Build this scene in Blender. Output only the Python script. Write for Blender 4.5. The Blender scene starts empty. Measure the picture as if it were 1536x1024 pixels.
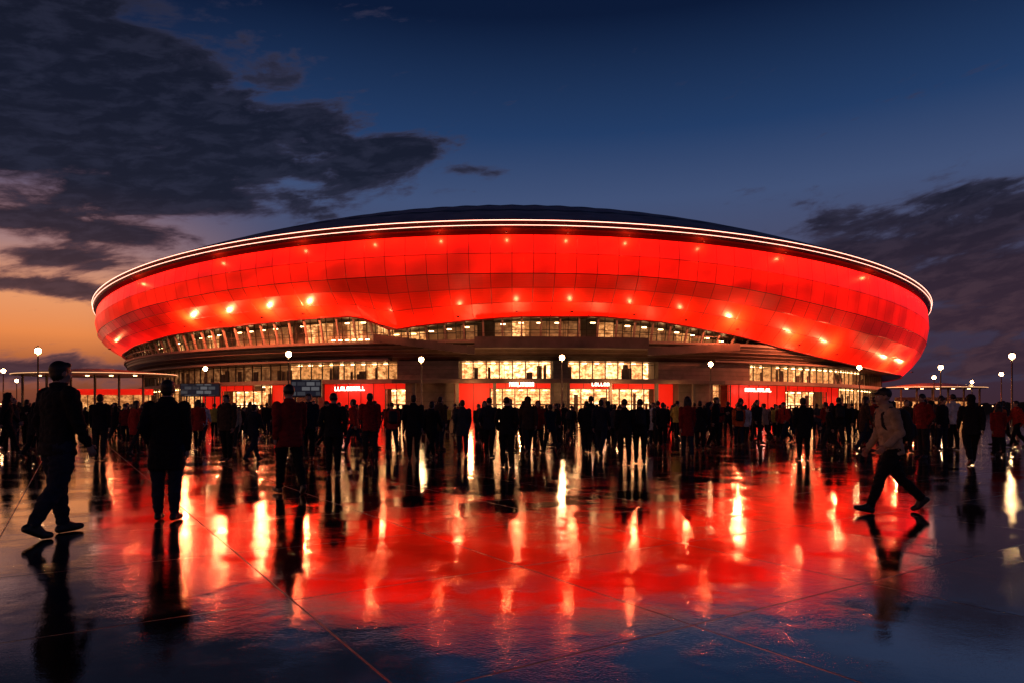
import bpy, bmesh, math, random
from mathutils import Vector, Matrix, noise
from mathutils.bvhtree import BVHTree
random.seed(7)
sc = bpy.context.scene
R = math.radians
F = 1024.0; HX = 768.0; HY = 618.0; CH = 1.3   # focal length / horizon used to survey the site

# ------------------------------------------------------------------ helpers
def link(o, parent=None):
    sc.collection.objects.link(o)
    if parent: o.parent = parent
    return o
def empty(name, loc=(0,0,0)):
    e = bpy.data.objects.new(name, None); e.location = loc; return link(e)
def mesh_obj(name, verts, faces, mats, parent=None, fm=None, smooth=False, uvs=None):
    me = bpy.data.meshes.new(name); me.from_pydata(verts, [], faces)
    for m in mats: me.materials.append(m)
    if fm: me.polygons.foreach_set('material_index', fm)
    if smooth: me.polygons.foreach_set('use_smooth', [True]*len(me.polygons))
    if uvs:
        l = me.uv_layers.new(name='UVMap')
        for i, lp in enumerate(me.loops): l.data[i].uv = uvs[lp.vertex_index]
    me.update()
    return link(bpy.data.objects.new(name, me), parent)

class E:
    """tiny node expression helper"""
    def __init__(s, nt, sock): s.nt=nt; s.s=sock
    def op(s, o, b=None, c=None):
        n=s.nt.nodes.new('ShaderNodeMath'); n.operation=o
        for i,v in enumerate((s,b,c)):
            if v is None: continue
            if isinstance(v,E): s.nt.links.new(v.s,n.inputs[i])
            else: n.inputs[i].default_value=v
        return E(s.nt,n.outputs[0])
    def __add__(s,b): return s.op('ADD',b)
    def __sub__(s,b): return s.op('SUBTRACT',b)
    def __mul__(s,b): return s.op('MULTIPLY',b)
    def __truediv__(s,b): return s.op('DIVIDE',b)
    def sstep(s,a,b,lo=0.,hi=1.):
        n=s.nt.nodes.new('ShaderNodeMapRange'); n.interpolation_type='SMOOTHSTEP'
        s.nt.links.new(s.s,n.inputs['Value'])
        for k,v in zip(('From Min','From Max','To Min','To Max'),(a,b,lo,hi)): n.inputs[k].default_value=v
        return E(s.nt,n.outputs['Result'])
def ramp(nt, fac, stops, interp='LINEAR'):
    n=nt.nodes.new('ShaderNodeValToRGB'); n.color_ramp.interpolation=interp
    nt.links.new(fac.s if isinstance(fac,E) else fac,n.inputs[0])
    el=n.color_ramp.elements
    while len(el)<len(stops): el.new(.5)
    for e,(p,c) in zip(el,stops): 
        e.position=p; e.color=(*c,1) if len(c)==3 else c
    return n.outputs[0]
def mixc(nt,f,a,b,mode='MIX'):
    n=nt.nodes.new('ShaderNodeMix'); n.data_type='RGBA'; n.blend_type=mode; n.clamp_factor=True
    for i,v in ((0,f),(6,a),(7,b)):
        if isinstance(v,E): v=v.s
        if isinstance(v,(int,float)): n.inputs[i].default_value=v
        elif isinstance(v,tuple): n.inputs[i].default_value=(*v,1)
        else: nt.links.new(v,n.inputs[i])
    return n.outputs[2]
def noise_n(nt,vec,scale,detail=4,rough=.5,dist=0):
    n=nt.nodes.new('ShaderNodeTexNoise'); n.inputs['Scale'].default_value=scale
    n.inputs['Detail'].default_value=detail; n.inputs['Roughness'].default_value=rough
    n.inputs['Distortion'].default_value=dist
    if vec is not None: nt.links.new(vec,n.inputs['Vector'])
    return E(nt,n.outputs['Fac'])
def mat(name, col, rough=.6, metal=0, em=None, es=0, var=0, vscale=3, spec=None, bump=0, bscale=20):
    m=bpy.data.materials.new(name); m.use_nodes=True; nt=m.node_tree
    b=nt.nodes['Principled BSDF']
    b.inputs['Base Color'].default_value=(*col,1); b.inputs['Roughness'].default_value=rough
    b.inputs['Metallic'].default_value=metal
    if spec is not None: b.inputs['Specular IOR Level'].default_value=spec
    if em: b.inputs['Emission Color'].default_value=(*em,1); b.inputs['Emission Strength'].default_value=es; m.cycles.emission_sampling='NONE'
    tc=nt.nodes.new('ShaderNodeTexCoord')
    if var:
        n=noise_n(nt,tc.outputs['Object'],vscale,4,.6)
        c=ramp(nt,n,[(.3,tuple(x*(1-var) for x in col)),(.7,tuple(min(1,x*(1+var)) for x in col))])
        nt.links.new(c,b.inputs['Base Color'])
    if bump:
        n=noise_n(nt,tc.outputs['Object'],bscale,3,.6)
        bp=nt.nodes.new('ShaderNodeBump'); bp.inputs['Strength'].default_value=bump; bp.inputs['Distance'].default_value=.02
        nt.links.new(n.s,bp.inputs['Height']); nt.links.new(bp.outputs[0],b.inputs['Normal'])
    return m

# ------------------------------------------------------------------ camera
cam=bpy.data.cameras.new('camera'); co=link(bpy.data.objects.new('camera',cam))
co.location=(0,0,CH); co.rotation_euler=(R(90),0,0)
cam.lens=24; cam.sensor_width=36; cam.shift_y=(HY-512)/1536; cam.clip_end=6000; cam.clip_start=.1
sc.camera=co
sc.view_settings.view_transform='Standard'; sc.view_settings.look='None'; sc.view_settings.exposure=0

# ------------------------------------------------------------------ sky
w=bpy.data.worlds.new('World'); sc.world=w; w.use_nodes=True; nt=w.node_tree
bg=nt.nodes['Background']
tc=nt.nodes.new('ShaderNodeTexCoord'); nrm=nt.nodes.new('ShaderNodeVectorMath'); nrm.operation='NORMALIZE'
nt.links.new(tc.outputs['Generated'],nrm.inputs[0])
sep=nt.nodes.new('ShaderNodeSeparateXYZ'); nt.links.new(nrm.outputs[0],sep.inputs[0])
X,Y,Z=[E(nt,sep.outputs[i]) for i in range(3)]
az=X.op('ARCTAN2',Y); el=Z.op('ARCSINE')
def azel(px,py): return math.atan((px-HX)/F), math.atan((HY-py)/math.hypot(F,px-HX))
eln=el/ R(60)
d=lambda a:a/60
right=ramp(nt,eln,[(0,(.046,.020,.030)),(d(4),(.044,.025,.046)),(d(9),(.054,.044,.084)),(d(13),(.066,.074,.145)),(d(17),(.052,.082,.182)),(d(22),(.016,.045,.132)),(d(30),(.0032,.010,.038)),(1,(.0008,.002,.007))])
left=ramp(nt,eln,[(0,(.13,.036,.024)),(d(3),(.30,.08,.035)),(d(5.5),(.82,.25,.07)),(d(8),(.80,.32,.14)),(d(11.5),(.38,.21,.20)),(d(16),(.09,.09,.17)),(d(22),(.014,.032,.10)),(d(30),(.0028,.007,.027)),(1,(.0008,.002,.007))])
lf=(az*-1).sstep(.28,.58)
base=mixc(nt,lf,right,left)
cmb=nt.nodes.new('ShaderNodeCombineXYZ')
nt.links.new((az*2.6+el*1.8).s,cmb.inputs[0]); nt.links.new((el*9.0-az*1.9).s,cmb.inputs[1])
n1=noise_n(nt,cmb.outputs[0],2.3,7,.60,.4)
n2=noise_n(nt,cmb.outputs[0],7.0,5,.62,.3)
blobs=[(110,190,360,120,1.1),(440,228,230,48,1.0),(625,222,60,16,.55),(250,298,175,28,.9),(60,335,140,26,.75),
 (80,385,140,16,.8),(80,432,160,19,1.0),(60,552,210,30,1.1),(200,355,70,13,.6),(80,40,420,70,.8),
 (1400,345,270,60,1.15),(1500,425,220,46,1.0),(1480,480,220,18,.8),(1480,535,250,40,1.0),(725,255,60,9,.5)]
bias=None
for (px,py,rx,ry,wt) in blobs:
    a0,e0=azel(px,py); sx=rx/F*math.cos(a0)**2; sy=ry/F*math.cos(a0)
    g=((az-a0)/sx).op('POWER',2)+((el-e0)/sy).op('POWER',2)
    g=(g*-1.0).op('EXPONENT')*wt
    bias=g if bias is None else bias+g
dens=(n1-.5)*2.1+(n2-.5)*.8+bias.op('MINIMUM',1.1)*.86-.34
cl=dens.sstep(-.08,.32)
hi=el.sstep(.12,.36)
edgeL=mixc(nt,hi,(.26,.10,.09),(.028,.030,.062))
edge=mixc(nt,lf,(.042,.040,.080),edgeL)
dk1=mixc(nt,el.sstep(.08,.30),(.038,.020,.034),(.0075,.0090,.020))
dk2=mixc(nt,el.sstep(.08,.30),(.064,.032,.045),(.016,.018,.037))
dark=mixc(nt,n2.sstep(.42,.66),dk1,dk2)
ccol=mixc(nt,dens.sstep(.0,.45),edge,dark)
col=mixc(nt,cl*.95,base,ccol)
sky=nt.nodes.new('ShaderNodeTexSky'); sky.sky_type='NISHITA'; sky.sun_disc=False
sky.sun_elevation=R(-2); sky.sun_rotation=R(-50)
bg2=nt.nodes.new('ShaderNodeBackground'); bg2.inputs['Strength'].default_value=.004
nt.links.new(sky.outputs[0],bg2.inputs['Color'])
nt.links.new(col,bg.inputs['Color']); bg.inputs['Strength'].default_value=1.0
ad=nt.nodes.new('ShaderNodeAddShader'); nt.links.new(bg.outputs[0],ad.inputs[0]); nt.links.new(bg2.outputs[0],ad.inputs[1])
nt.links.new(ad.outputs[0],nt.nodes['World Output'].inputs['Surface'])

sl=bpy.data.lights.new('token_sun','SUN'); sl.energy=.02; sl.angle=R(8); sl.color=(1,.6,.4)  # faint added lamp; the real sun has already set
so=link(bpy.data.objects.new('token_sun',sl)); so.rotation_euler=(R(84),0,R(-130))

# ------------------------------------------------------------------ ground
gm=bpy.data.materials.new('wet_paving'); gm.use_nodes=True; nt=gm.node_tree; b=nt.nodes['Principled BSDF']
tc=nt.nodes.new('ShaderNodeTexCoord'); mp=nt.nodes.new('ShaderNodeMapping'); mp.inputs['Rotation'].default_value=(0,0,R(-33)); mp.inputs['Location'].default_value=(.6,.9,0)
nt.links.new(tc.outputs['Object'],mp.inputs[0]); P=tc.outputs['Object']
br=nt.nodes.new('ShaderNodeTexBrick'); nt.links.new(mp.outputs[0],br.inputs['Vector'])
br.offset=0; br.squash=1
for k,v in (('Scale',1.0),('Mortar Size',.008),('Mortar Smooth',.4),('Brick Width',1.9),('Row Height',1.9),('Bias',0)): br.inputs[k].default_value=v
br.inputs['Color1'].default_value=(.004,.004,.0045,1); br.inputs['Color2'].default_value=(.015,.014,.014,1); br.inputs['Mortar'].default_value=(.003,.003,.003,1)
nA=noise_n(nt,P,.45,4,.6); nB=noise_n(nt,P,2.3,4,.65); nC=noise_n(nt,P,60,2,.6); nD=noise_n(nt,P,9,3,.6); nE=noise_n(nt,P,.9,3,.5)
c=mixc(nt,.8,br.outputs[0],ramp(nt,nB,[(.3,(.3,.3,.3)),(.7,(1.6,1.6,1.6))]),'MULTIPLY'); nt.links.new(c,b.inputs['Base Color'])
mort=E(nt,br.outputs['Fac'])
tilev=E(nt,br.outputs[0]).sstep(.004,.015)
rg=nA.sstep(.40,.66,.025,.12)+nB.sstep(.45,.75,0,.09)+mort*.35+tilev*.02
nt.links.new(rg.s,b.inputs['Roughness']); b.inputs['IOR'].default_value=1.62
b.inputs['Coat IOR'].default_value=1.5; nt.links.new((nA.sstep(.38,.7,.015,.055)+tilev*.008).s,b.inputs['Coat Roughness'])
puddle=nA*.6+nE*.4
pud=puddle.sstep(.44,.56,0.,1.)      # 0 = standing water, 1 = damp stone
nt.links.new((pud*-.25+1.0-mort*.7).s,b.inputs['Coat Weight'])
grain=(nC*.00085+nD*.0009+nB*.0016)*(pud*.65+.35)
h=grain+nE*.0022-mort*.003
bp=nt.nodes.new('ShaderNodeBump'); bp.inputs['Strength'].default_value=1; bp.inputs['Distance'].default_value=1.0
nt.links.new(h.s,bp.inputs['Height']); nt.links.new(bp.outputs[0],b.inputs['Normal']); nt.links.new(bp.outputs[0],b.inputs['Coat Normal'])
G=3000
mesh_obj('ground',[(-G,-G,0),(G,-G,0),(G,G,0),(-G,G,0)],[(0,1,2,3)],[gm])

# ------------------------------------------------------------------ stadium
A=106.5; B=100.; D=200.
def Hr(p): return 23.8+5.6*math.cos(p)**2
def pos(p,ins,z=0):
    x=A*math.sin(p); y=D-B*math.cos(p)
    nx=math.sin(p)/A; ny=-math.cos(p)/B; l=math.hypot(nx,ny)
    return Vector((x-nx/l*ins,y-ny/l*ins,z))
def phi(px,ins=10):
    lo,hi=-R(58),R(58)
    for _ in range(40):
        m=(lo+hi)/2; v=pos(m,ins)
        if HX+F*v.x/v.y<px: lo=m
        else: hi=m
    return lo
def interp(tab,x):
    if x<=tab[0][0]: return tab[0][1]
    for (x0,y0),(x1,y1) in zip(tab,tab[1:]):
        if x<=x1:
            t=(x-x0)/(x1-x0); return y0+(y1-y0)*t
    return tab[-1][1]
BT=[(137,549),(165,541),(200,518),(250,503),(300,494),(400,483),(480,476),(530,474),(560,484),(585,495),(620,489),(700,480),(780,474),(900,474),(1000,483),(1100,501),(1200,527),(1300,551),(1355,562),(1397,565)]
BS=[(137,549),(165,541),(250,507),(400,485),(600,477),(780,474),(900,474),(1000,481),(1100,499),(1200,527),(1300,551),(1355,562),(1397,565)]
def Hb(p,T=BT):
    q=max(-R(56),min(R(56),p)); v=pos(q,5.5)
    return CH+(HY-interp(T,HX+F*v.x/v.y))/F*v.y
def Hm(p): return ((Hr(p)-1.9)+sum(Hb(p+k*.03,BS) for k in(-2,-1,0,1,2))/5)*.5
st=empty('stadium')

M_panel=bpy.data.materials.new('red_panel_painted_wash'); M_panel.use_nodes=True; M_panel.cycles.emission_sampling='NONE'; nt=M_panel.node_tree; b=nt.nodes['Principled BSDF']  # lamp wash is painted into the emission, no source behind the panels
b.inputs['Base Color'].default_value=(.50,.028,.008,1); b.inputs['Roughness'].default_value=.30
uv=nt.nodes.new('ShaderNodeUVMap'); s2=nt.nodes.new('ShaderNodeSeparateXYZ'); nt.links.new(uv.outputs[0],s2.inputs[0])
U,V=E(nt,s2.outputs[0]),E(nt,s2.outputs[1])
wash=E(nt,ramp(nt,V,[(0,(1,1,1)),(.06,(.86,)*3),(.20,(.55,)*3),(.36,(.38,)*3),(.495,(.33,)*3),(.505,(.145,)*3),(.66,(.13,)*3),(.82,(.22,)*3),(.92,(.42,)*3),(1,(.66,)*3)]))  # painted wash of rim lamps above and ledge uplights below
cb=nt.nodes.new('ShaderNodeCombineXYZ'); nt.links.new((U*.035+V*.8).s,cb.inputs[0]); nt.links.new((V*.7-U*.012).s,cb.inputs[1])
nz=noise_n(nt,cb.outputs[0],2.0,2,.5,.4).sstep(.30,.70,.58,1.32)  # billow shading painted as soft brightness noise
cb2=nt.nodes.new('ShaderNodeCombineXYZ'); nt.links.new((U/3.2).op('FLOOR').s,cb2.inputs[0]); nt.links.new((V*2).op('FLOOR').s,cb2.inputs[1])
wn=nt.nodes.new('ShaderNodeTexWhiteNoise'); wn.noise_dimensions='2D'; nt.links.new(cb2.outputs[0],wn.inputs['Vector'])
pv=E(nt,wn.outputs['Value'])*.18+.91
lobe=(U*(2*math.pi/6.4)).op('COSINE')*.12+1.0  # evenly spaced uplight lobes, painted into the glow
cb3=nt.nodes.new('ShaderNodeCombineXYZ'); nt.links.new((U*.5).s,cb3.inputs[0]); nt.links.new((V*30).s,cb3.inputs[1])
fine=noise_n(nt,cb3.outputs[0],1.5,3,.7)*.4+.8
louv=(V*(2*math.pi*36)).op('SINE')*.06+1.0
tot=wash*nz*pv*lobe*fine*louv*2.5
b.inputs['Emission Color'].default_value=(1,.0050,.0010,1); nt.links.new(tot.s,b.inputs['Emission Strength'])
M_frame=mat('red_panel_frame',(.10,.006,.004),.4,em=(1,.008,.002),es=.09)
M_dark=mat('dark_metal',(.02,.02,.024),.4,.6,var=.3)
M_fascia=mat('fascia_metal',(.12,.018,.015),.4,.4,var=.2)
M_led=mat('rim_led',(.8,.8,.8),.4,em=(1,.42,.30),es=4.2)
M_conc=mat('dark_concrete',(.11,.085,.07),.7,var=.35,vscale=.6,bump=.3,bscale=3)
M_clad=mat('brown_cladding',(.09,.055,.042),.45,.2,var=.4,vscale=.5)
M_slab=mat('slab_edge',(.17,.12,.10),.6,var=.2,vscale=.8)
M_mull=mat('mullion_bronze',(.05,.035,.028),.4,.5)
M_col=mat('pale_column',(.30,.22,.18),.5)
M_warm=mat('warm_fitting',(.8,.7,.5),.5,em=(1,.56,.22),es=16)
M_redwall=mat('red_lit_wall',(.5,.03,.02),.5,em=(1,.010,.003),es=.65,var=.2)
M_white=mat('white_sign_light',(.9,.9,.9),.5,em=(1,.62,.45),es=6)

def interior(name,c1,c2,s):
    m=bpy.data.materials.new(name); m.use_nodes=True; m.cycles.emission_sampling='NONE'; nt=m.node_tree; b=nt.nodes['Principled BSDF']
    b.inputs['Base Color'].default_value=(.3,.2,.12,1)
    uv=nt.nodes.new('ShaderNodeUVMap')
    mp=nt.nodes.new('ShaderNodeMapping'); mp.inputs['Scale'].default_value=(.45,.7,1); nt.links.new(uv.outputs[0],mp.inputs[0])
    br=nt.nodes.new('ShaderNodeTexBrick'); nt.links.new(uv.outputs[0],br.inputs['Vector']); br.offset=.37
    for k,v in (('Scale',1.),('Mortar Size',.05),('Brick Width',3.7),('Row Height',3.2),('Bias',-.05)): br.inputs[k].default_value=v
    br.inputs['Color1'].default_value=(.35,.35,.35,1); br.inputs['Color2'].default_value=(1,1,1,1); br.inputs['Mortar'].default_value=(.15,.15,.15,1)
    n=noise_n(nt,mp.outputs[0],2.2,5,.75)
    f=E(nt,br.outputs[0])*n.sstep(.36,.64,.10,1.3)
    nt.links.new(ramp(nt,f,[(0,c1),(.5,tuple((x+y)/2*.96 for x,y in zip(c1,c2))),(1,c2)]),b.inputs['Emission Color'])
    nt.links.new((f*s+.07*s).s,b.inputs['Emission Strength'])
    return m
M_bright=interior('bright_interior',(1,.30,.07),(1,.60,.27),4.6)
M_mid=interior('lit_interior',(.9,.28,.06),(1,.50,.18),1.6)
M_dim=interior('dim_interior',(.7,.20,.06),(1,.42,.14),.30)

NC=208; TS=[0,.25,.5,.667,.833,1]
def ins_t(t): return .8-.3*math.sin(min(1,t/.5)*math.pi)+5.0*max(0,(t-.35)/.65)**2
arc=[0]
for i in range(NC):
    arc.append(arc[-1]+(pos(2*math.pi*(i+1)/NC,0)-pos(2*math.pi*i/NC,0)).length)
vs=[];fs=[];fm=[];uvv=[]
zc_={}
def fpt(i,t):
    p=-math.pi+2*math.pi*i/NC
    if i not in zc_: zc_[i]=(Hr(p)-1.9,Hm(p),Hb(p))
    a,m,b_=zc_[i]
    z=a+(m-a)*t*2 if t<=.5 else m+(b_-m)*(t-.5)*2
    # the lower band's joints lean outward from the entrance axis
    lean=0 if t<=.5 else (t-.5)*.035*math.sin(max(-1.2,min(1.2,p*1.3)))
    return pos(p-lean,ins_t(t),z)
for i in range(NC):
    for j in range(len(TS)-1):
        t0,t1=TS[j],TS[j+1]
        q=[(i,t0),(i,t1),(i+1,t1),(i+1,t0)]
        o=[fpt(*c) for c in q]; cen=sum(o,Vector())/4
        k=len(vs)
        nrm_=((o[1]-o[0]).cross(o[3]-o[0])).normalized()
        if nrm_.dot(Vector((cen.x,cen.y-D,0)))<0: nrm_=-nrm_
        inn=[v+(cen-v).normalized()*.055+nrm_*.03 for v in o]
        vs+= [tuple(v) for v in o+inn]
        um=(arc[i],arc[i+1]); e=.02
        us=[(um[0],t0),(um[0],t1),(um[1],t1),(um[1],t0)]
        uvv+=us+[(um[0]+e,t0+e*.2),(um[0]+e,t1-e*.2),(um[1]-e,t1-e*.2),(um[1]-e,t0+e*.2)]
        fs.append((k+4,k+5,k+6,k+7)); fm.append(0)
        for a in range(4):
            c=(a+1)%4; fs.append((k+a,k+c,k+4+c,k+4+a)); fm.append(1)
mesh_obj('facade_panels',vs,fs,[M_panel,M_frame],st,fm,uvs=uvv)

def ring(name,prof,m,N=416,closed=True,smooth=False):
    vs=[];fs=[];k=None
    for i in range(N):
        p=-math.pi+2*math.pi*i/N; pr=prof(p); k=len(pr)
        vs+=[tuple(pos(p,a,z)) for a,z in pr]
    for i in range(N):
        for j in range(k if closed else k-1):
            a=i*k+j; b2=i*k+(j+1)%k; c=((i+1)%N)*k+(j+1)%k; d2=((i+1)%N)*k+j
            fs.append((a,b2,c,d2))
    return mesh_obj(name,vs,fs,[m],st,smooth=smooth)
def tube(r,ins,zf,n=8):
    return lambda p:[(ins+r*math.cos(2*math.pi*k/n),zf(p)+r*math.sin(2*math.pi*k/n)) for k in range(n)]
ring('rim_led_upper',tube(.050,-.08,lambda p:Hr(p)-.02),M_led)
ring('rim_led_lower',tube(.042,.02,lambda p:Hr(p)-.72),M_led)
ring('rim_fascia',lambda p:[(0,Hr(p)+.12),(.12,Hr(p)-.7),(.3,Hr(p)-1.2),(1.4,Hr(p)-1.75),(3,Hr(p)-1.75),(3,Hr(p)+.2)],M_fascia)
ring('facade_lower_lip',tube(.13,5.75,lambda p:Hb(p)-.05),M_frame)
ring('facade_seam',tube(.06,ins_t(.5)-.05,Hm,6),M_fascia,N=208)
ring('soffit',lambda p:[(5.9,Hb(p)+.02),(13,max(Hb(p)+.5,13.2)),(13,max(Hb(p)+.9,13.6)),(5.9,Hb(p)+.3)],M_clad)
vs=[];fs=[];fm=[];NR=40;NA=208
for j in range(NR+1):
    r=1-j/NR*.995
    for i in range(NA):
        p=-math.pi+2*math.pi*i/NA; z=27.2+24.2*(1-r*r)+(Hr(p)+.14-27.2)*r*r
        if i%2==0: z+=.14
        vs.append((A*math.sin(p)*r*.998,D-B*math.cos(p)*r*.998,z))
for j in range(NR):
    for i in range(NA):
        a=j*NA+i;b2=j*NA+(i+1)%NA
        fs.append((a,b2,b2+NA,a+NA)); fm.append(1 if j%5==4 else 0)
M_roof=mat('roof_metal',(.24,.26,.34),.5,.4,var=.35,vscale=.25)
M_roof2=mat('roof_seam',(.04,.045,.06),.5,.5)
mesh_obj('roof',vs,fs,[M_roof,M_roof2],st,fm)

acc={}
def cbox(name,m,p0,p1,i0,i1,z0,z1,lean=0):
    n=max(1,int(abs(p1-p0)/R(1.2)+.999))
    V_,F_,U_=acc.setdefault((name,m.name),([],[],[]))
    k=len(V_)
    for a in range(n+1):
        p=p0+(p1-p0)*a/n
        for (ii,zz) in ((i0,z0),(i0-lean,z1),(i1-lean,z1),(i1,z0)):
            V_.append(tuple(pos(p,ii,zz))); U_.append((p*104,zz))
    for a in range(n):
        for c in range(4):
            d2=(c+1)%4; F_.append((k+a*4+c,k+a*4+d2,k+a*4+4+d2,k+a*4+4+c))
    F_.append((k,k+1,k+2,k+3)); F_.append((k+n*4+3,k+n*4+2,k+n*4+1,k+n*4))
PI=math.pi
ring('concourse_slab',lambda p:[(6.1,12.2),(6.1,12.6),(13,12.6),(13,12.2)],M_slab)
ring('clad_band',lambda p:[(6.5,12.2),(6.9,11.2),(8.4,10.2),(9.6,9.6),(12,9.6),(12,12.2)],M_clad)
for zz,ii in ((11.75,6.55),(11.2,6.8),(10.7,7.55),(10.2,8.3)):
    ring('clad_fin',lambda p:[(ii-.1,zz),(ii-.1,zz+.07),(ii+.5,zz+.07),(ii+.5,zz)],M_slab)
ring('concourse_back_wall',lambda p:[(13,12.6),(13,22),(13.4,22),(13.4,12.6)],M_conc)
ring('level_one_slab',lambda p:[(8.8,6.1),(8.8,6.75),(15,6.75),(15,6.1)],M_slab)
ring('inner_core_wall',lambda p:[(15.2,0),(15.2,13),(15.8,13),(15.8,0)],M_conc)
N=NC*1
for i in range(N):
    p=-PI+2*PI*(i+.5)/N; hb=Hb(p)
    if hb>13.3:
        w2=.0013
        cbox('concourse_columns',M_col,p-w2,p+w2,7.4,7.75,12.6,hb+.25,lean=1.2)
        for q in (-.5,0.01):
            pp=p+2*PI*q/N; cbox('concourse_mullions',M_mull,pp-.0005,pp+.0005,8.6,8.75,12.6,hb+.3,lean=.6)
        zc=12.6+(hb-12.6)*.48
        cbox('concourse_mullions',M_mull,p-PI/N,p+PI/N,8.25,8.33,zc,zc+.09)
        if random.random()<.7:
            cbox('concourse_fittings',M_warm,p-.004,p+.004,10.0,10.25,hb-.55,hb-.42)
        if random.random()<.85:
            m=random.choice([M_mid,M_dim,M_dim,M_dim])
            cbox('concourse_rooms',m,p-PI/N*.96,p+PI/N*.96,12.6,12.9,12.65,hb+.1)
    if hb>13.9: cbox('concourse_rail',M_mull,p-PI/N,p+PI/N,6.3,6.36,13.55,13.62)
def bays(defs,z0,z1,ins,depth,fascia=False):
    zt=z1
    for (x0,x1,kind) in defs:
        p0,p1=phi(x0,ins),phi(x1,ins); z1=zt
        if kind=='conc':
            cbox('concrete_piers',M_conc,p0,p1,ins-1.4,ins+depth+.1,z0,z1); 
            for q in range(1,4):
                zz=z0+(z1-z0)*q/4; cbox('pier_joints',M_mull,p0-.0002,p1+.0002,ins-1.43,ins-1.2,zz,zz+.05)
            continue
        m={'bright':M_bright,'mid':M_mid,'dim':M_dim,'red':M_redwall,'sign':M_redwall,'dark':M_clad}[kind]
        if fascia and kind=='bright':
            z1=5.2; cbox('red_entrance_fascia',M_redwall,p0+.0003,p1-.0003,ins-.2,ins+.3,5.22,zt-.02)
            n_=max(1,round((p1-p0)*104/2.8))
            for a in range(n_+1):
                q=p0+(p1-p0)*a/n_; cbox('panel_ribs',M_frame,q-.0004,q+.0004,ins-.26,ins-.18,5.2,zt)
        ii=ins+.6 if kind in('red','sign') else ins+depth
        cbox('storey_back_walls',m,p0,p1,ii,ii+.2,z0+.02,z1-.02)
        L=(p1-p0)*104; nm=max(1,round(L/(2.3 if kind!='red' else 3.2)))
        if kind in ('red','sign'):
            for a in range(nm+1):
                p=p0+(p1-p0)*a/nm; cbox('panel_ribs',M_frame,p-.0004,p+.0004,ii-.12,ii+.05,z0,z1)
        else:
            for a in range(nm+1):
                p=p0+(p1-p0)*a/nm; cbox('window_mullions',M_mull,p-.0009,p+.0009,ins,ins+.16,z0,z1)
                if a<nm and kind in('bright','mid') and random.random()<.8:
                    pm=p+(p1-p0)/nm*.5
                    cbox('ceiling_fittings',M_warm,pm-.0035,pm+.0035,ins+1.2,ins+1.5,z1-.3,z1-.2)
            for a in range(int(L/3)):   # furniture, partitions and people inside, as dark masses against the lit wall
                q=random.uniform(p0+.004,p1-.004); hh=random.uniform(1.0,(z1-z0)*.9); ww=random.uniform(.002,.006)
                cbox('interior_partitions',M_clad,q-ww,q+ww,ins+depth-.9,ins+depth-.7,z0+.01,z0+hh)
            zz=z0+(z1-z0)*.80; cbox('window_transoms',M_mull,p0,p1,ins+.03,ins+.12,zz,zz+.07)
up=[(172,300,'dim'),(300,420,'dim'),(420,500,'mid'),(500,600,'mid'),(600,690,'conc'),(690,828,'bright'),(828,850,'conc'),(850,982,'bright'),(982,1116,'conc'),(1116,1235,'mid'),(1235,1300,'mid'),(1300,1345,'dim')]
bays(up,6.75,9.6,10.2,2.6)
gf=[(172,250,'mid'),(250,300,'mid'),(300,330,'red'),(330,380,'bright'),(380,405,'mid'),(405,440,'red'),(440,484,'conc'),(484,578,'sign'),(578,612,'bright'),(612,684,'conc'),(684,735,'red'),(735,828,'bright'),(828,852,'conc'),(852,984,'bright'),(984,1012,'red'),(1012,1062,'conc'),(1062,1096,'mid'),(1096,1182,'sign'),(1182,1240,'bright'),(1240,1262,'red'),(1262,1345,'mid')]
bays(gf,0,6.1,10.4,2.8,True)
k0=R(58); nb=28
for a in range(nb):
    p0=k0+(2*PI-2*k0)*a/nb; p1=k0+(2*PI-2*k0)*(a+1)/nb
    m=[M_dim,M_mid,M_conc][a%3]
    cbox('storey_back_walls',m,p0,p1,12.8,13,0,9.6)
    cbox('concrete_piers',M_conc,p0-.006,p0+.006,9.6,12.9,0,9.6)
cbox('entrance_canopy',M_slab,phi(606),phi(1058),5.2,10.5,6.02,6.09)
cbox('entrance_canopy_edge',M_clad,phi(604),phi(1060),4.9,5.2,5.85,6.45)
for x in range(700,1010,14):
    p=phi(x,7); cbox('canopy_downlights',M_warm,p-.0016,p+.0016,6.6,6.9,5.93,6.0)
for x in (622,686,742,828,852,915,984,1040):
    p=phi(x,6); cbox('canopy_columns',M_conc,p-.0024,p+.0024,5.6,6.1,0,6.0)
def letters(x0,x1,ins,z0,z1,n):
    p0,p1=phi(x0,ins),phi(x1,ins)
    for a in range(n):
        q0=p0+(p1-p0)*a/n; q1=p0+(p1-p0)*(a+.72)/n; wv=(q1-q0)*.22
        t=random.randint(0,3)
        cbox('entrance_sign_letters',M_white,q0,q0+wv,ins,ins+.1,z0,z1)
        if t!=1: cbox('entrance_sign_letters',M_white,q0+wv,q1,ins,ins+.1,z1-.16,z1)
        if t in(0,2): cbox('entrance_sign_letters',M_white,q0+wv,q1,ins,ins+.1,(z0+z1)/2-.08,(z0+z1)/2+.08)
        if t in(1,2): cbox('entrance_sign_letters',M_white,q0+wv,q1,ins,ins+.1,z0,z0+.16)
        if t in(0,3): cbox('entrance_sign_letters',M_white,q1-wv,q1,ins,ins+.1,z0,z1-.16)
letters(502,548,9.2,4.9,5.6,10); letters(1118,1158,9.2,4.9,5.5,9); letters(764,802,4.75,5.3,5.95,9); letters(888,915,4.75,5.4,5.9,6)
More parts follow.
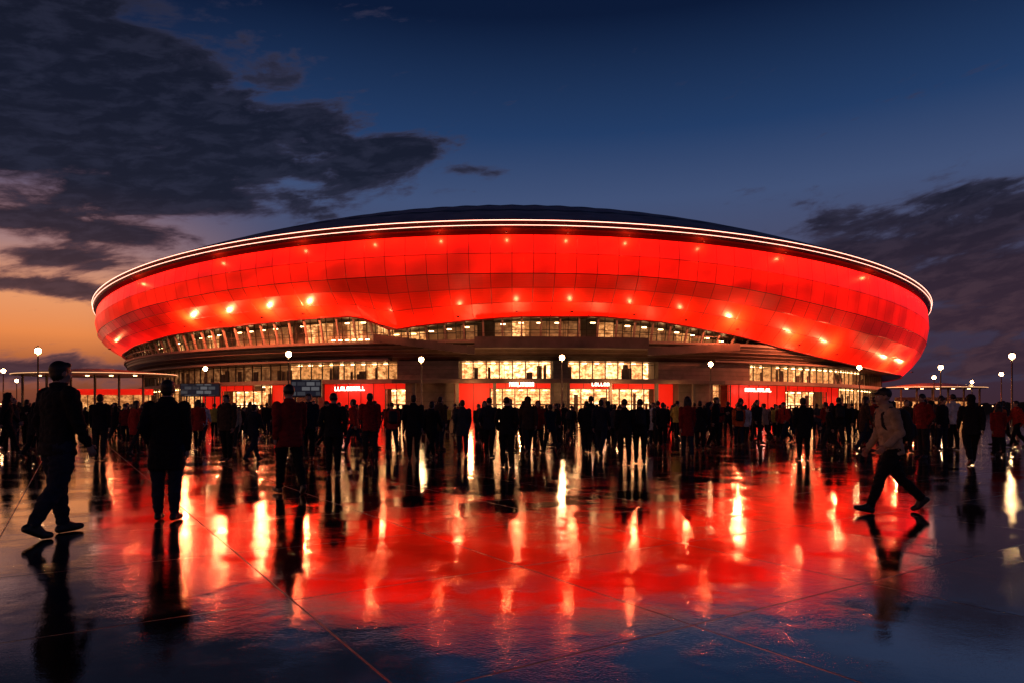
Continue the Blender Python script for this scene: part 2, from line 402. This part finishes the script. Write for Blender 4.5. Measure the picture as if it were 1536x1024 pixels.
for (x0,x1) in ((735,828),(852,984),(330,405),(1182,1240),(578,612)):
    p0,p1=phi(x0),phi(x1); nd=max(2,round((p1-p0)*104/2.2))
    for a in range(nd):
        q=p0+(p1-p0)*(a+.5)/nd
        cbox('door_frames',M_mull,q-.0012,q+.0012,10.15,10.35,0,2.5)
        cbox('door_frames',M_mull,q-.009,q+.009,10.16,10.3,2.5,2.7)
cbox('terrace_ramp',M_slab,phi(175),phi(590),7.6,10.3,9.65,10.0)
cbox('terrace_ramp',M_slab,phi(1060),phi(1340),7.6,10.3,9.65,9.95)
cbox('terrace_parapet',M_clad,phi(712,5),phi(972,5),4.6,4.9,11.2,12.9)
cbox('terrace_parapet',M_conc,phi(712,5),phi(972,5),4.9,9,11.2,11.5)
for (x0,x1,za,zb,insA) in ((560,712,13.6,11.4,5.0),(972,1110,11.4,12.6,5.0)):
    n=14
    for a in range(n):
        q0=phi(x0,insA)+(phi(x1,insA)-phi(x0,insA))*a/n; q1=phi(x0,insA)+(phi(x1,insA)-phi(x0,insA))*(a+1)/n
        z=za+(zb-za)*(a+.5)/n; cbox('sloping_parapet',M_clad,q0,q1,insA,insA+.4,z-1.2,z)
for x in (505,515,525,535,545,555):
    p=phi(x,7); cbox('terrace_lights',M_warm,p-.003,p+.003,5.95,6.08,12.75,12.9)
allm={m.name:m for m in bpy.data.materials}
for (nm,mn),(V_,F_,U_) in acc.items():
    mesh_obj(nm,V_,F_,[allm[mn]],st,uvs=U_)

def lamp(loc,e,c,r=.12,name='facade_lamp',par=st):
    l=bpy.data.lights.new(name,'POINT'); l.energy=e; l.color=c; l.shadow_soft_size=r
    o=link(bpy.data.objects.new(name,l),par); o.location=loc; return o
fv=[];ff=[]
def fixture(c,s=.18):
    k=len(fv)
    for dx in(-s,s):
        for dy in(-s,s):
            for dz in(-s*.5,s*.5): fv.append((c[0]+dx,c[1]+dy,c[2]+dz))
    for f in((0,1,3,2),(4,6,7,5),(0,4,5,1),(2,3,7,6),(0,2,6,4),(1,5,7,3)): ff.append(tuple(k+i for i in f))
for px in (180,292,345,405,465,580,690,775,855,945,1020,1095,1185,1240,1330,1352):
    p=phi(px,4.5); hb=Hb(p); t=.9
    q=pos(p,ins_t(t)-1.8,hb+.7)
    big=px in(292,345,405,465,1095,1185,1240,1330,1352)
    lamp(q,5200 if big else 600,(1,.20,.075),.2); fixture((q.x,q.y,q.z-.5))
for px in (210,330,455,560,660,760,850,940,1050,1170,1300):
    p=phi(px,1); q=pos(p,-.3,Hr(p)-2.3); lamp(q,260,(1,.15,.05)); fixture((q.x,q.y,q.z+.45),.12)
mesh_obj('facade_lamp_housings',fv,ff,[M_dark],st)
for px in (545,710,780,915,1000,1140,370,1210):
    p=phi(px,7); q=pos(p,3.5,4.6); lamp(q,1100 if 700<px<1000 else 550,(1,.45,.17) if px not in(545,1140) else (1,.1,.05),.3,'entrance_light')

# ------------------------------------------------------------------ side pavilions
def pavilion(cx,cy,ax,ay,z,flip):
    e=empty('canopy_pavilion',(cx,cy,0))
    N=64; v=[];f=[]
    for i in range(N):
        t=2*PI*i/N
        for (r,zz) in((1,z-.25),(1,z),(.2,z+.9),(.2,z-.3)): v.append((ax*r*math.cos(t),ay*r*math.sin(t),zz))
    for i in range(N):
        for c in range(4):
            a=i*4+c;b2=i*4+(c+1)%4;j=((i+1)%N)*4; f.append((a,b2,j+(c+1)%4,j+c))
    mesh_obj('roof',v,f,[M_clad],e)
    v=[];f=[]
    for i in range(N):
        t=2*PI*i/N
        for k in range(6):
            u=2*PI*k/6; v.append(((ax+.08+.06*math.cos(u))*math.cos(t),(ay+.08+.06*math.cos(u))*math.sin(t),z-.1+.06*math.sin(u)))
    for i in range(N):
        for k in range(6): f.append((i*6+k,i*6+(k+1)%6,((i+1)%N)*6+(k+1)%6,((i+1)%N)*6+k))
    mesh_obj('edge_light',v,f,[mat('canopy_led',(.8,.8,.8),em=(1,.5,.22),es=1.1)],e)
    def box(nm,x0,x1,y0,y1,z0,z1,m):
        mesh_obj(nm,[(x,y,zz) for x in(x0,x1) for y in(y0,y1) for zz in(z0,z1)],[(0,1,3,2),(4,6,7,5),(0,4,5,1),(2,3,7,6),(0,2,6,4),(1,5,7,3)],[m],e,uvs=[(x,zz) for x in(x0,x1) for y in(y0,y1) for zz in(z0,z1)])
    for i in range(6):
        x=-ax*.75+ax*1.5*i/5
        box('column',x-.14,x+.14,-ay*.45,-ay*.45+.28,0,z,M_conc)
    box('kiosk_wall',-ax*.7,ax*.7,0,.3,.0,z*.55,M_mid)
    box('kiosk_band',-ax*.72,ax*.72,-.3,.5,z*.55,z*.68,M_redwall if flip else M_clad)
    for i in range(8):
        x=-ax*.68+ax*1.36*i/7; box('mullion',x-.05,x+.05,-.1,-.02,0,z*.55,M_mull)
    for i in range(5):
        x=-ax*.6+ax*1.2*i/4; box('downlight',x-.25,x+.25,-ay*.3,-ay*.3+.3,z-.4,z-.32,M_warm)
pavilion(-72,118,13.5,8,7.9,True); pavilion(90,146,11,6,6.7,False)

v=[];f=[];x=-900;pts=[]
while x<900:
    pts.append((x,8+9*noise.noise(Vector((x*.01,3,0)))+3*noise.noise(Vector((x*.09,7,0)))+1.5*random.random())); x+=2.5
for i,(x,h_) in enumerate(pts): v+=[(x,560,0),(x,560+6*noise.noise(Vector((x*.1,0,0))),max(2,h_))]
for i in range(len(pts)-1): f.append((2*i,2*i+2,2*i+3,2*i+1))
mesh_obj('distant_treeline',v,f,[mat('foliage_far',(.03,.035,.03),.9)])
M_city=mat('city_light',(1,1,1),em=(1,.50,.20),es=9)
v=[];f=[]
for i in range(110):
    x=random.choice([-1,1])*random.uniform(200,470); y=random.uniform(330,520); z=random.uniform(2,11); s=.4; k=len(v)
    v+=[(x-s,y,z),(x,y-s,z),(x+s,y,z),(x,y+s,z),(x,y,z+s),(x,y,z-s)]
    f+=[(k+a,k+(a+1)%4,k+4) for a in range(4)]+[(k+(a+1)%4,k+a,k+5) for a in range(4)]
mesh_obj('distant_city_lights',v,f,[M_city])

# ------------------------------------------------------------------ street lamps
M_pole=mat('lamp_pole_metal',(.14,.11,.09),.45,.6,var=.2)
M_bulb=mat('lamp_bulb',(1,1,1),em=(1,.56,.24),es=60)
def revolve(bm,prof,n=14,mi=0,off=(0,0,0)):
    rings=[[bm.verts.new((off[0]+r*math.cos(2*PI*k/n),off[1]+r*math.sin(2*PI*k/n),off[2]+z)) for k in range(n)] for r,z in prof]
    for a,c in zip(rings,rings[1:]):
        for k in range(n):
            fc=bm.faces.new((a[k],a[(k+1)%n],c[(k+1)%n],c[k])); fc.material_index=mi; fc.smooth=True
    for rr in (rings[0],rings[-1]):
        try: fc=bm.faces.new(rr); fc.material_index=mi
        except: pass
bm=bmesh.new()
revolve(bm,[(.26,0),(.26,.12),(.17,.18),(.15,.9),(.11,1.0),(.095,4),(.07,7.3),(.12,7.35),(.12,7.42),(.05,7.44)])
revolve(bm,[(.05,7.44),(.24,7.53),(.31,7.75),(.24,7.95),(.05,8.03)],mi=1)
revolve(bm,[(.05,8.03),(.30,8.02),(.28,8.07),(.1,8.16),(.02,8.3)])
lm=bpy.data.meshes.new('street_lamp'); bm.to_mesh(lm); bm.free(); lm.materials.append(M_pole); lm.materials.append(M_bulb)
for i,(x,y) in enumerate(((57,525),(433,530),(632,538),(843,535),(1066,545),(1289,550),(1411,550),(1518,533),(1502,560),(5,555),(308,552),(1401,565),(1458,572),(25,570))):
    dd=6.5*F/(HY-y); X_=(x-HX)/F*dd
    o=link(bpy.data.objects.new('street_lamp',lm)); o.location=(X_,dd,0)
    if i<8: lamp((0,-.0,7.2),600,(1,.55,.25),.2,'lamp_glow',o)

M_scr=bpy.data.materials.new('screen_display'); M_scr.use_nodes=True; M_scr.cycles.emission_sampling='NONE'; nt=M_scr.node_tree; b=nt.nodes['Principled BSDF']
tc=nt.nodes.new('ShaderNodeTexCoord'); br=nt.nodes.new('ShaderNodeTexBrick')
mp=nt.nodes.new('ShaderNodeMapping'); mp.inputs['Rotation'].default_value=(R(90),0,0); nt.links.new(tc.outputs['Object'],mp.inputs[0]); nt.links.new(mp.outputs[0],br.inputs['Vector'])
for k,v_ in (('Scale',1.),('Mortar Size',.07),('Brick Width',.95),('Row Height',.5)): br.inputs[k].default_value=v_
br.inputs['Color1'].default_value=(.01,.015,.03,1); br.inputs['Color2'].default_value=(.36,.36,.38,1); br.inputs['Mortar'].default_value=(.006,.010,.022,1)
br.inputs['Bias'].default_value=-.35
nt.links.new(br.outputs[0],b.inputs['Emission Color']); b.inputs['Emission Strength'].default_value=.45; b.inputs['Base Color'].default_value=(.02,.02,.02,1)
def screen(x0,x1,yt,yb,dd):
    cx=((x0+x1)/2-HX)/F*dd; w_=(x1-x0)/F*dd/2; zt=CH+(HY-yt)/F*dd; zb=CH+(HY-yb)/F*dd
    e=empty('information_screen',(cx,dd,0))
    def box(nm,x0,x1,y0,y1,z0,z1,m):
        mesh_obj(nm,[(x,y,zz) for x in(x0,x1) for y in(y0,y1) for zz in(z0,z1)],[(0,1,3,2),(4,6,7,5),(0,4,5,1),(2,3,7,6),(0,2,6,4),(1,5,7,3)],[m],e)
    box('housing',-w_,w_,0,.35,zb,zt,M_dark); box('display',-w_+.1,w_-.1,-.03,-.004,zb+.1,zt-.1,M_scr)
    box('post_1',-w_*.7-.08,-w_*.7+.08,.1,.26,0,zb,M_pole); box('post_2',w_*.7-.08,w_*.7+.08,.1,.26,0,zb,M_pole)
screen(436,482,568,595,70); screen(270,330,574,594,82)

# ------------------------------------------------------------------ people
def cloth(name,c): return mat(name,c,.85,var=.35,vscale=6,spec=.25,bump=.35,bscale=60)
JK={'black':cloth('jacket_black',(.012,.012,.014)),'navy':cloth('jacket_navy',(.014,.018,.032)),'grey':cloth('jacket_grey',(.05,.05,.055)),
 'red':cloth('jacket_red',(.42,.03,.02)),'dred':cloth('jacket_dark_red',(.24,.015,.014)),'beige':cloth('jacket_beige',(.46,.32,.21)),
 'white':cloth('jacket_white',(.65,.63,.62)),'yellow':cloth('jacket_yellow',(.6,.45,.08)),'orange':cloth('jacket_orange',(.65,.12,.03)),'brown':cloth('jacket_brown',(.06,.035,.022)),'olive':cloth('jacket_olive',(.05,.05,.03))}
TR=[cloth('trousers_black',(.010,.010,.012)),cloth('trousers_denim',(.018,.025,.045)),cloth('trousers_charcoal',(.025,.025,.027))]
M_skin=mat('skin',(.42,.24,.17),.55,var=.1,vscale=20); M_hair=mat('hair_dark',(.02,.013,.01),.5,var=.4,vscale=60)
M_shoe=mat('shoe_leather',(.02,.017,.015),.4); M_pack=mat('backpack_fabric',(.015,.015,.018),.8,bump=.3); M_eye=mat('eye',(.6,.6,.6),.2); M_lip=mat('lip',(.3,.1,.08),.5)

def add_sphere(bm,c,r,sc3=(1,1,1),rot=None,sub=2):
    mtx=Matrix.Translation(c)@(rot.to_4x4() if rot else Matrix.Identity(4))@Matrix.Diagonal((r*sc3[0],r*sc3[1],r*sc3[2],1))
    bmesh.ops.create_icosphere(bm,subdivisions=sub,radius=1,matrix=mtx)
def frustum(bm,a,c,ra,rb,n=14):
    d_=c-a; 
    if d_.length<1e-5: return
    q=d_.to_track_quat('Z','Y').to_matrix(); r0=[];r1=[]
    for k in range(n):
        o=q@Vector((math.cos(2*PI*k/n),math.sin(2*PI*k/n),0)); r0.append(bm.verts.new(a+o*ra)); r1.append(bm.verts.new(c+o*rb))
    for k in range(n): bm.faces.new((r0[k],r0[(k+1)%n],r1[(k+1)%n],r1[k]))
    bm.faces.new(list(reversed(r0))); bm.faces.new(r1)
def chain(bm,pts,rad,sub=2):
    for p,r in zip(pts,rad): add_sphere(bm,p,r,sub=sub)
    for (a,c,ra,rb) in zip(pts,pts[1:],rad,rad[1:]): frustum(bm,a,c,ra,rb)
def loftz(bm,rings,T,n=24):
    rs=[]
    for (z,cx,cy,rx,ry) in rings:
        rr=[]
        for k in range(n):
            a=2*PI*k/n; ca,sa=math.cos(a),math.sin(a); e=.82
            rr.append(bm.verts.new(T(Vector((cx+rx*math.copysign(abs(ca)**e,ca),cy+ry*math.copysign(abs(sa)**e,sa),z)))))
        rs.append(rr)
    for a,c in zip(rs,rs[1:]):
        for k in range(n): bm.faces.new((a[k],a[(k+1)%n],c[(k+1)%n],c[k]))
    bm.faces.new(list(reversed(rs[0]))); bm.faces.new(rs[-1])

def make_person(name,legs=((22,5,12),(-14,26,-32)),arms=((-20,18,6,1),(22,22,6,1)),lean=3,coat=.80,hair='short',pack=False,width=1.06,voxel=.0115,headyaw=0,headpitch=0):
    g={k:bmesh.new() for k in('jacket','trousers','skin','hair','shoe','pack')}
    def T(p):
        p=Vector(p)
        k=max(0,min(1,(p.z-.80)/.2)); a=R(lean)*k
        dz=p.z-.92
        return Vector((p.x,p.y*math.cos(a)+dz*math.sin(a),.92+dz*math.cos(a)-p.y*math.sin(a)))
    W=width
    ext=[]
    for s,(a,k,fp) in zip((-1,1),legs):
        hip=Vector((s*.088*W,0,.90)); a_,k_=R(a),R(a-k)
        knee=hip+Vector((s*.008,math.sin(a_),-math.cos(a_)))*.43
        ank=knee+Vector((s*.002,math.sin(k_),-math.cos(k_)))*.40
        mid=(hip+knee)/2+Vector((s*.012,.012,0)); calf=knee.lerp(ank,.35)+Vector((0,-.014,0))
        chain(g['trousers'],[hip,mid,knee,calf,ank+(knee-ank)*.10],[.100*W,.092*W,.070*W,.068*W,.060])
        fr=R(fp); fd=Vector((s*.12,math.cos(fr),math.sin(fr))).normalized(); up_=Vector((0,-math.sin(fr),math.cos(fr)))
        heel=ank-fd*.045-up_*.045; ball=ank+fd*.12-up_*.052; toe=ball+fd*.065+ (Vector((0,0,.02)) if fp<-5 else -up_*.004)
        chain(g['shoe'],[ank,heel],[.043,.042]); chain(g['shoe'],[ank+fd*.02,ball],[.045,.041]); chain(g['shoe'],[heel,ball,toe],[.040,.043,.034])
        ext+= [heel.z-.040,ball.z-.043,toe.z-.034]
    loftz(g['trousers'],[(.80,0,0,.13*W,.09),(.86,0,-.008,.158*W,.112),(.94,0,-.005,.155*W,.108),(1.02,0,0,.14*W,.10)],T)
    hem=coat
    rg=[(hem,0,-.004,.186*W,.136),(hem+.015,0,-.004,.190*W,.140)]
    if hem<.75: rg.append((.84,0,-.006,.186*W,.137))
    rg+=[(.95,0,0,.176*W,.128),(1.06,0,.003,.168*W,.12),(1.18,0,.003,.176*W,.127),(1.30,0,0,.190*W,.134),(1.38,0,-.006,.190*W,.126),(1.43,0,-.012,.167*W,.107),(1.465,0,-.015,.115,.085),(1.50,0,-.008,.074,.072),(1.525,0,-.004,.069,.07)]
    loftz(g['jacket'],rg,T)
    hands=[]
    for s,(a,e,ab,hv) in zip((-1,1),arms):
        sh=Vector((s*.180*W,-.008,1.405)); a_,f_=R(a),R(a+e); b_=R(ab)
        el_=sh+Vector((s*math.sin(b_),math.sin(a_)*math.cos(b_),-math.cos(a_)*math.cos(b_)))*.285
        inw=.25 if hv==0 else .04
        wd=Vector((-s*inw,math.sin(f_),-math.cos(f_))).normalized(); wr=el_+wd*.25
        sh,el_,wr=T(sh),T(el_),T(wr); wd=(wr-el_).normalized()
        chain(g['jacket'],[sh,sh.lerp(el_,.45),el_,el_.lerp(wr,.4),wr-wd*.01],[.075*W,.067*W,.059,.055,.043])
        if hv: hands.append((s,wr,wd))
    fing=bmesh.new()
    for s,wr,wd in hands:
        side=Vector((0,1,0))-wd*wd.y; side.normalize()
        nrm_=wd.cross(side)*s
        rot=Matrix((side,nrm_,wd)).transposed()
        chain(g['skin'],[wr-wd*.03,wr+wd*.02],[.029,.027])
        add_sphere(g['skin'],wr+wd*.055,1,(.040,.017,.052),rot)
        inn=-nrm_ if nrm_.x*s>0 else nrm_
        for fi,(o,L) in enumerate(((.030,.070),(.010,.078),(-.010,.073),(-.029,.058))):
            b0=wr+wd*.085+side*o; sp=side*o*.35
            d1=(wd+inn*.25+sp).normalized(); d2=(wd+inn*.75+sp).normalized(); d3=(wd*.6+inn*1.0).normalized()
            p1=b0+d1*L*.45; p2=p1+d2*L*.32; p3=p2+d3*L*.23
            chain(fing,[b0,p1,p2,p3],[.0098,.0090,.0082,.0070],1)
        tb=wr+wd*.03+side*.028; t1=tb+(side*.8+wd*.7+inn*.3).normalized()*.035; t2=t1+(side*.25+wd+inn*.4).normalized()*.03
        chain(fing,[tb,t1,t2],[.0135,.0110,.0085],1)
    hc=T(Vector((0,.012,1.625))); hr=Matrix.Rotation(R(headyaw),3,'Z')@Matrix.Rotation(R(-headpitch),3,'X')
    H=lambda x,y,z: hc+hr@Vector((x,y,z))
    sk=g['skin']
    chain(sk,[T(Vector((0,-.012,1.45))),H(0,-.012,-.07)],[.060,.053])
    add_sphere(sk,H(0,-.008,.022),1,(.074,.094,.092),hr,3)
    add_sphere(sk,H(0,.022,-.035),1,(.058,.066,.078),hr,3)
    add_sphere(sk,H(0,.066,-.093),.020,(1.1,.8,.8),hr)
    chain(sk,[H(0,.082,.008),H(0,.104,-.030)],[.010,.0145])
    add_sphere(sk,H(0,.082,.022),1,(.045,.013,.010),hr)
    add_sphere(fing,H(0,.0845,-.062),1,(.024,.009,.007),hr)
    for s in(-1,1):
        add_sphere(sk,H(s*.076,-.005,-.008),1,(.010,.020,.032),hr)
        add_sphere(sk,H(s*.042,.052,-.03),1,(.022,.022,.022),hr)
        add_sphere(fing,H(s*.030,.076,.004),.0115,sub=2)
    hb_=g['hair']
    if hair=='short':
        add_sphere(hb_,H(0,-.018,.036),1,(.083,.098,.094),hr,3); add_sphere(hb_,H(0,-.045,-.01),1,(.074,.062,.075),hr,3); add_sphere(hb_,H(.02,.045,.085),1,(.05,.04,.03),hr)
    elif hair=='long':
        add_sphere(hb_,H(0,-.02,.036),1,(.088,.102,.097),hr,3)
        for x in(-.055,-.02,.02,.055): chain(hb_,[H(x,-.045,.02),H(x*1.25,-.065,-.08),H(x*1.2,-.075,-.19)],[.052,.046,.028])
    elif hair=='hood':
        gj=g['jacket']; add_sphere(gj,H(0,-.03,.024),1,(.100,.106,.115),hr,3); add_sphere(gj,H(0,-.04,-.07),1,(.092,.092,.085),hr,3); chain(gj,[H(0,-.05,-.06),T(Vector((0,-.05,1.46)))],[.085,.09])
        for k in range(12):
            a=PI*k/11; add_sphere(gj,H(.088*math.cos(a),.045,.03+.085*math.sin(a)),.019)
    elif hair=='beanie':
        add_sphere(hb_,H(0,-.016,.045),1,(.086,.102,.098),hr,3); 
        for k in range(16):
            a=2*PI*k/16; add_sphere(hb_,H(.077*math.cos(a),-.012+.094*math.sin(a),.028),.017)
    elif hair=='cap':
        add_sphere(hb_,H(0,-.016,.045),1,(.083,.100,.088),hr,3); add_sphere(hb_,H(0,.11,.045),1,(.062,.065,.010),hr,3)
    if hair!='hood' :
        for k in range(14):
            a=2*PI*k/14; add_sphere(g['jacket'],T(Vector((.067*math.cos(a),-.008+.066*math.sin(a),1.505))),.021)
    if pack:
        pb=g['pack']
        loftz(pb,[(1.00,0,-.20,.12,.055),(1.04,0,-.205,.145,.085),(1.2,0,-.21,.15,.095),(1.36,0,-.195,.14,.08),(1.43,0,-.17,.10,.05)],T)
        loftz(pb,[(1.04,0,-.30,.09,.02),(1.06,0,-.30,.11,.035),(1.18,0,-.30,.11,.035),(1.21,0,-.30,.09,.02)],T)
        for s in(-1,1): chain(pb,[T(Vector((s*.09,-.14,1.40))),T(Vector((s*.10,-.03,1.465))),T(Vector((s*.105,.10,1.40))),T(Vector((s*.12,.118,1.25))),T(Vector((s*.155,.02,1.10))),T(Vector((s*.12,-.14,1.06)))],[.022]*6)
    trees={}
    allb=bmesh.new()
    for k in list(g):
        if len(g[k].verts)==0: continue
        trees[k]=BVHTree.FromBMesh(g[k])
        tmp=bpy.data.meshes.new('t'); g[k].to_mesh(tmp); allb.from_mesh(tmp); bpy.data.meshes.remove(tmp)
    bmesh.ops.recalc_face_normals(allb,faces=allb.faces)
    me=bpy.data.meshes.new(name+'_raw'); allb.to_mesh(me); ob=bpy.data.objects.new('tmp',me); sc.collection.objects.link(ob)
    md=ob.modifiers.new('r','REMESH'); md.mode='VOXEL'; md.voxel_size=voxel; md.use_smooth_shade=True
    ms=ob.modifiers.new('s','SMOOTH'); ms.iterations=2; ms.factor=.5
    dg=bpy.context.evaluated_depsgraph_get(); dg.update()
    out=bpy.data.meshes.new_from_object(ob.evaluated_get(dg)); bpy.data.objects.remove(ob)
    idx={'jacket':0,'trousers':1,'skin':2,'hair':3,'shoe':4,'pack':5}
    mi=[]
    vmat=[0]*len(out.vertices)
    for p in out.polygons:
        best=None;bd=9
        for k,t in trees.items():
            r=t.find_nearest(p.center,.08)
            if r[0] is not None and r[3]<bd: bd=r[3];best=k
        i=idx.get(best,0); mi.append(i)
        for vi in p.vertices: vmat[vi]=i
    out.materials.clear()
    for m in (JK['black'],TR[0],M_skin,M_hair,M_shoe,M_pack,M_eye,M_lip): out.materials.append(m)
    out.polygons.foreach_set('material_index',mi)
    nrmls=[v.normal.copy() for v in out.vertices]
    for v,n_,m_ in zip(out.vertices,nrmls,vmat):
        if m_ in(0,1):
            c=v.co; q=Vector((c.x*9,c.y*9,c.z*(13 if m_==0 else 16)))
            f_=abs(noise.noise(q))*2-.5+ .5*noise.noise(q*2.3)
            v.co=c+n_*f_*.012
    bm=bmesh.new(); bm.from_mesh(out)
    n0=len(bm.faces)
    tmp=bpy.data.meshes.new('t'); fing.to_mesh(tmp); bm.from_mesh(tmp); bpy.data.meshes.remove(tmp)
    bm.faces.ensure_lookup_table()
    eyec=[H(s*.030,.076,.004) for s in(-1,1)]; mc=H(0,.0845,-.062)
    for fc in bm.faces[n0:]:
        c=fc.calc_center_median(); fc.material_index=2
        if min((c-e).length for e in eyec)<.013: fc.material_index=6
        elif (c-mc).length<.03: fc.material_index=7
    z0=min(ext)
    for v in bm.verts: v.co.z-=z0
    for fc in bm.faces: fc.smooth=True
    top=max(v.co.z for v in bm.verts)
    bm.to_mesh(out); bm.free(); out.name=name; out['top']=top
    for q in g.values(): q.free()
    fing.free(); allb.free()
    return out

V_=[]
def mk(*a,**k): m=make_person(*a,**k); V_.append(m); return m
mk('walker_a')                                                                    #0
mk('walker_b',legs=((-13,24,-30),(21,4,10)),arms=((20,20,7,1),(-18,14,7,1)),hair='hood',coat=.76)  #1
mk('stander_a',legs=((3,3,0),(-4,2,0)),arms=((2,12,9,1),(-3,10,9,1)),lean=1)        #2
mk('walker_woman',legs=((15,4,8),(-10,20,-24)),arms=((-12,15,6,1),(14,18,6,1)),hair='long',coat=.66,width=.93) #3
mk('stander_pockets',legs=((4,5,0),(-3,3,0)),arms=((-14,48,16,0),(-14,48,16,0)),hair='beanie',lean=2) #4
mk('strider_backpack',legs=((27,8,14),(-22,24,-40)),arms=((-6,60,8,1),(10,30,8,1)),lean=8,pack=True,hair='cap',coat=.84) #5
mk('walker_phone',legs=((10,6,4),(-9,16,-18)),arms=((12,95,4,1),(-8,10,7,1)),hair='short',headpitch=-14) #6
mk('stander_coat',legs=((2,2,0),(-2,1,0)),arms=((-10,40,14,0),(0,14,8,1)),hair='short',coat=.62,width=1.12) #7
mk('slow_walker_pack',legs=((12,4,6),(-8,14,-16)),arms=((-10,14,6,1),(12,16,6,1)),pack=True,hair='beanie') #8
mk('big_walker',legs=((9,3,4),(-9,22,-26)),arms=((-8,24,12,1),(10,18,12,1)),hair='short',coat=.80,width=1.2,lean=2) #9
mk('side_walker',legs=((16,5,8),(-12,22,-28)),arms=((-16,40,8,1),(12,20,8,1)),hair='beanie',coat=.76,width=1.12,lean=4) #10

def place(name,vi,px,top,feet,rot,jk='black',tr=0,parent=None,fixd=None):
    dd=fixd or CH*F/(feet-HY); m=V_[vi]; hgt=(feet-top)/F*dd
    o=bpy.data.objects.new(name,m); link(o,parent)
    s=hgt/m['top']
    s=max(.88,min(1.1,s))
    o.location=((px-HX)/F*dd,dd,0); o.scale=(s,s,s); o.rotation_euler=(0,0,R(rot))
    o.material_slots[0].link='OBJECT'; o.material_slots[0].material=JK[jk]
    o.material_slots[1].link='OBJECT'; o.material_slots[1].material=TR[tr]
    return o
PP=[(9,86,540,802,-30,'black',1),(7,250,568,780,8,'black',1),(10,435,575,740,38,'dred',0),(4,500,588,712,5,'black',0),(5,1337,580,768,86,'beige',0),
(1,10,585,682,-60,'black',0),(2,150,590,690,10,'black',2),(3,297,598,674,15,'red',0),(7,620,591,690,0,'black',0),(4,760,594,700,5,'black',0),
(6,785,600,675,-30,'navy',0),(3,727,600,668,180,'brown',0),(0,557,600,663,10,'black',0),(7,880,600,678,0,'black',2),(1,912,600,665,10,'navy',0),
(4,937,597,697,8,'black',0),(8,960,597,695,-8,'black',0),(2,985,603,665,0,'navy',0),(4,1030,602,672,0,'black',1),(7,1050,600,674,-5,'black',0),
(2,1077,600,660,8,'dred',0),(8,1108,603,660,0,'grey',0),(0,1145,604,658,12,'brown',0),(2,1165,606,656,170,'yellow',0),(7,1205,595,690,0,'black',0),
(4,1248,603,667,0,'navy',0),(2,1268,603,665,0,'black',1),(3,1412,592,672,-15,'grey',2),(4,1430,590,674,15,'white',0),(1,1457,590,698,-20,'black',0),
(2,1500,601,680,20,'orange',0),(0,1526,600,670,80,'red',0),(6,470,600,662,-150,'dred',0),(3,375,601,652,0,'grey',0),(2,400,603,654,0,'black',1),
(1,530,603,648,20,'black',0),(8,660,604,652,0,'dred',0),(4,690,603,650,5,'brown',0),(0,845,604,655,-10,'black',0),(3,335,602,655,0,'grey',0),
(8,205,602,660,15,'dred',0),(6,190,603,652,-50,'navy',0),(2,40,598,668,0,'black',0),(4,583,604,655,-10,'olive',0),(7,1012,604,650,0,'yellow',0),
(0,1225,604,655,-20,'grey',1),(8,1300,603,650,15,'dred',0),(6,1395,600,655,60,'grey',0),(3,805,604,646,0,'red',0),(2,820,604,644,0,'black',0)]
for (vi,px,tp,ft,rot,jk,tr) in PP: place('person',vi,px,tp,ft,rot,jk,tr)
crowd=empty('crowd')
cols=['black','black','black','navy','grey','brown','dred','red','black','beige','olive','white','navy','yellow','orange','dred']
for i in range(400):
    if i<36: dd=random.uniform(17,26)
    elif i<170: dd=random.uniform(24,42)
    else: dd=random.uniform(36,98)
    px=random.uniform(-10,1546)
    if i%3==0 and i>36: px=random.choice([random.gauss(340,90),random.gauss(1250,120),random.gauss(1080,60),random.gauss(180,90)])
    o=place('crowd_member',random.randrange(9),px,0,0.1,random.choice([0,0,0,180,90,-90])+random.uniform(-35,35),random.choice(cols) if i>=36 else random.choice(cols[:8]),random.randrange(3),crowd,fixd=dd)
    s=random.uniform(.88,1.06); o.scale=(s,s,s)
print('VERTS',[len(m.vertices) for m in V_])
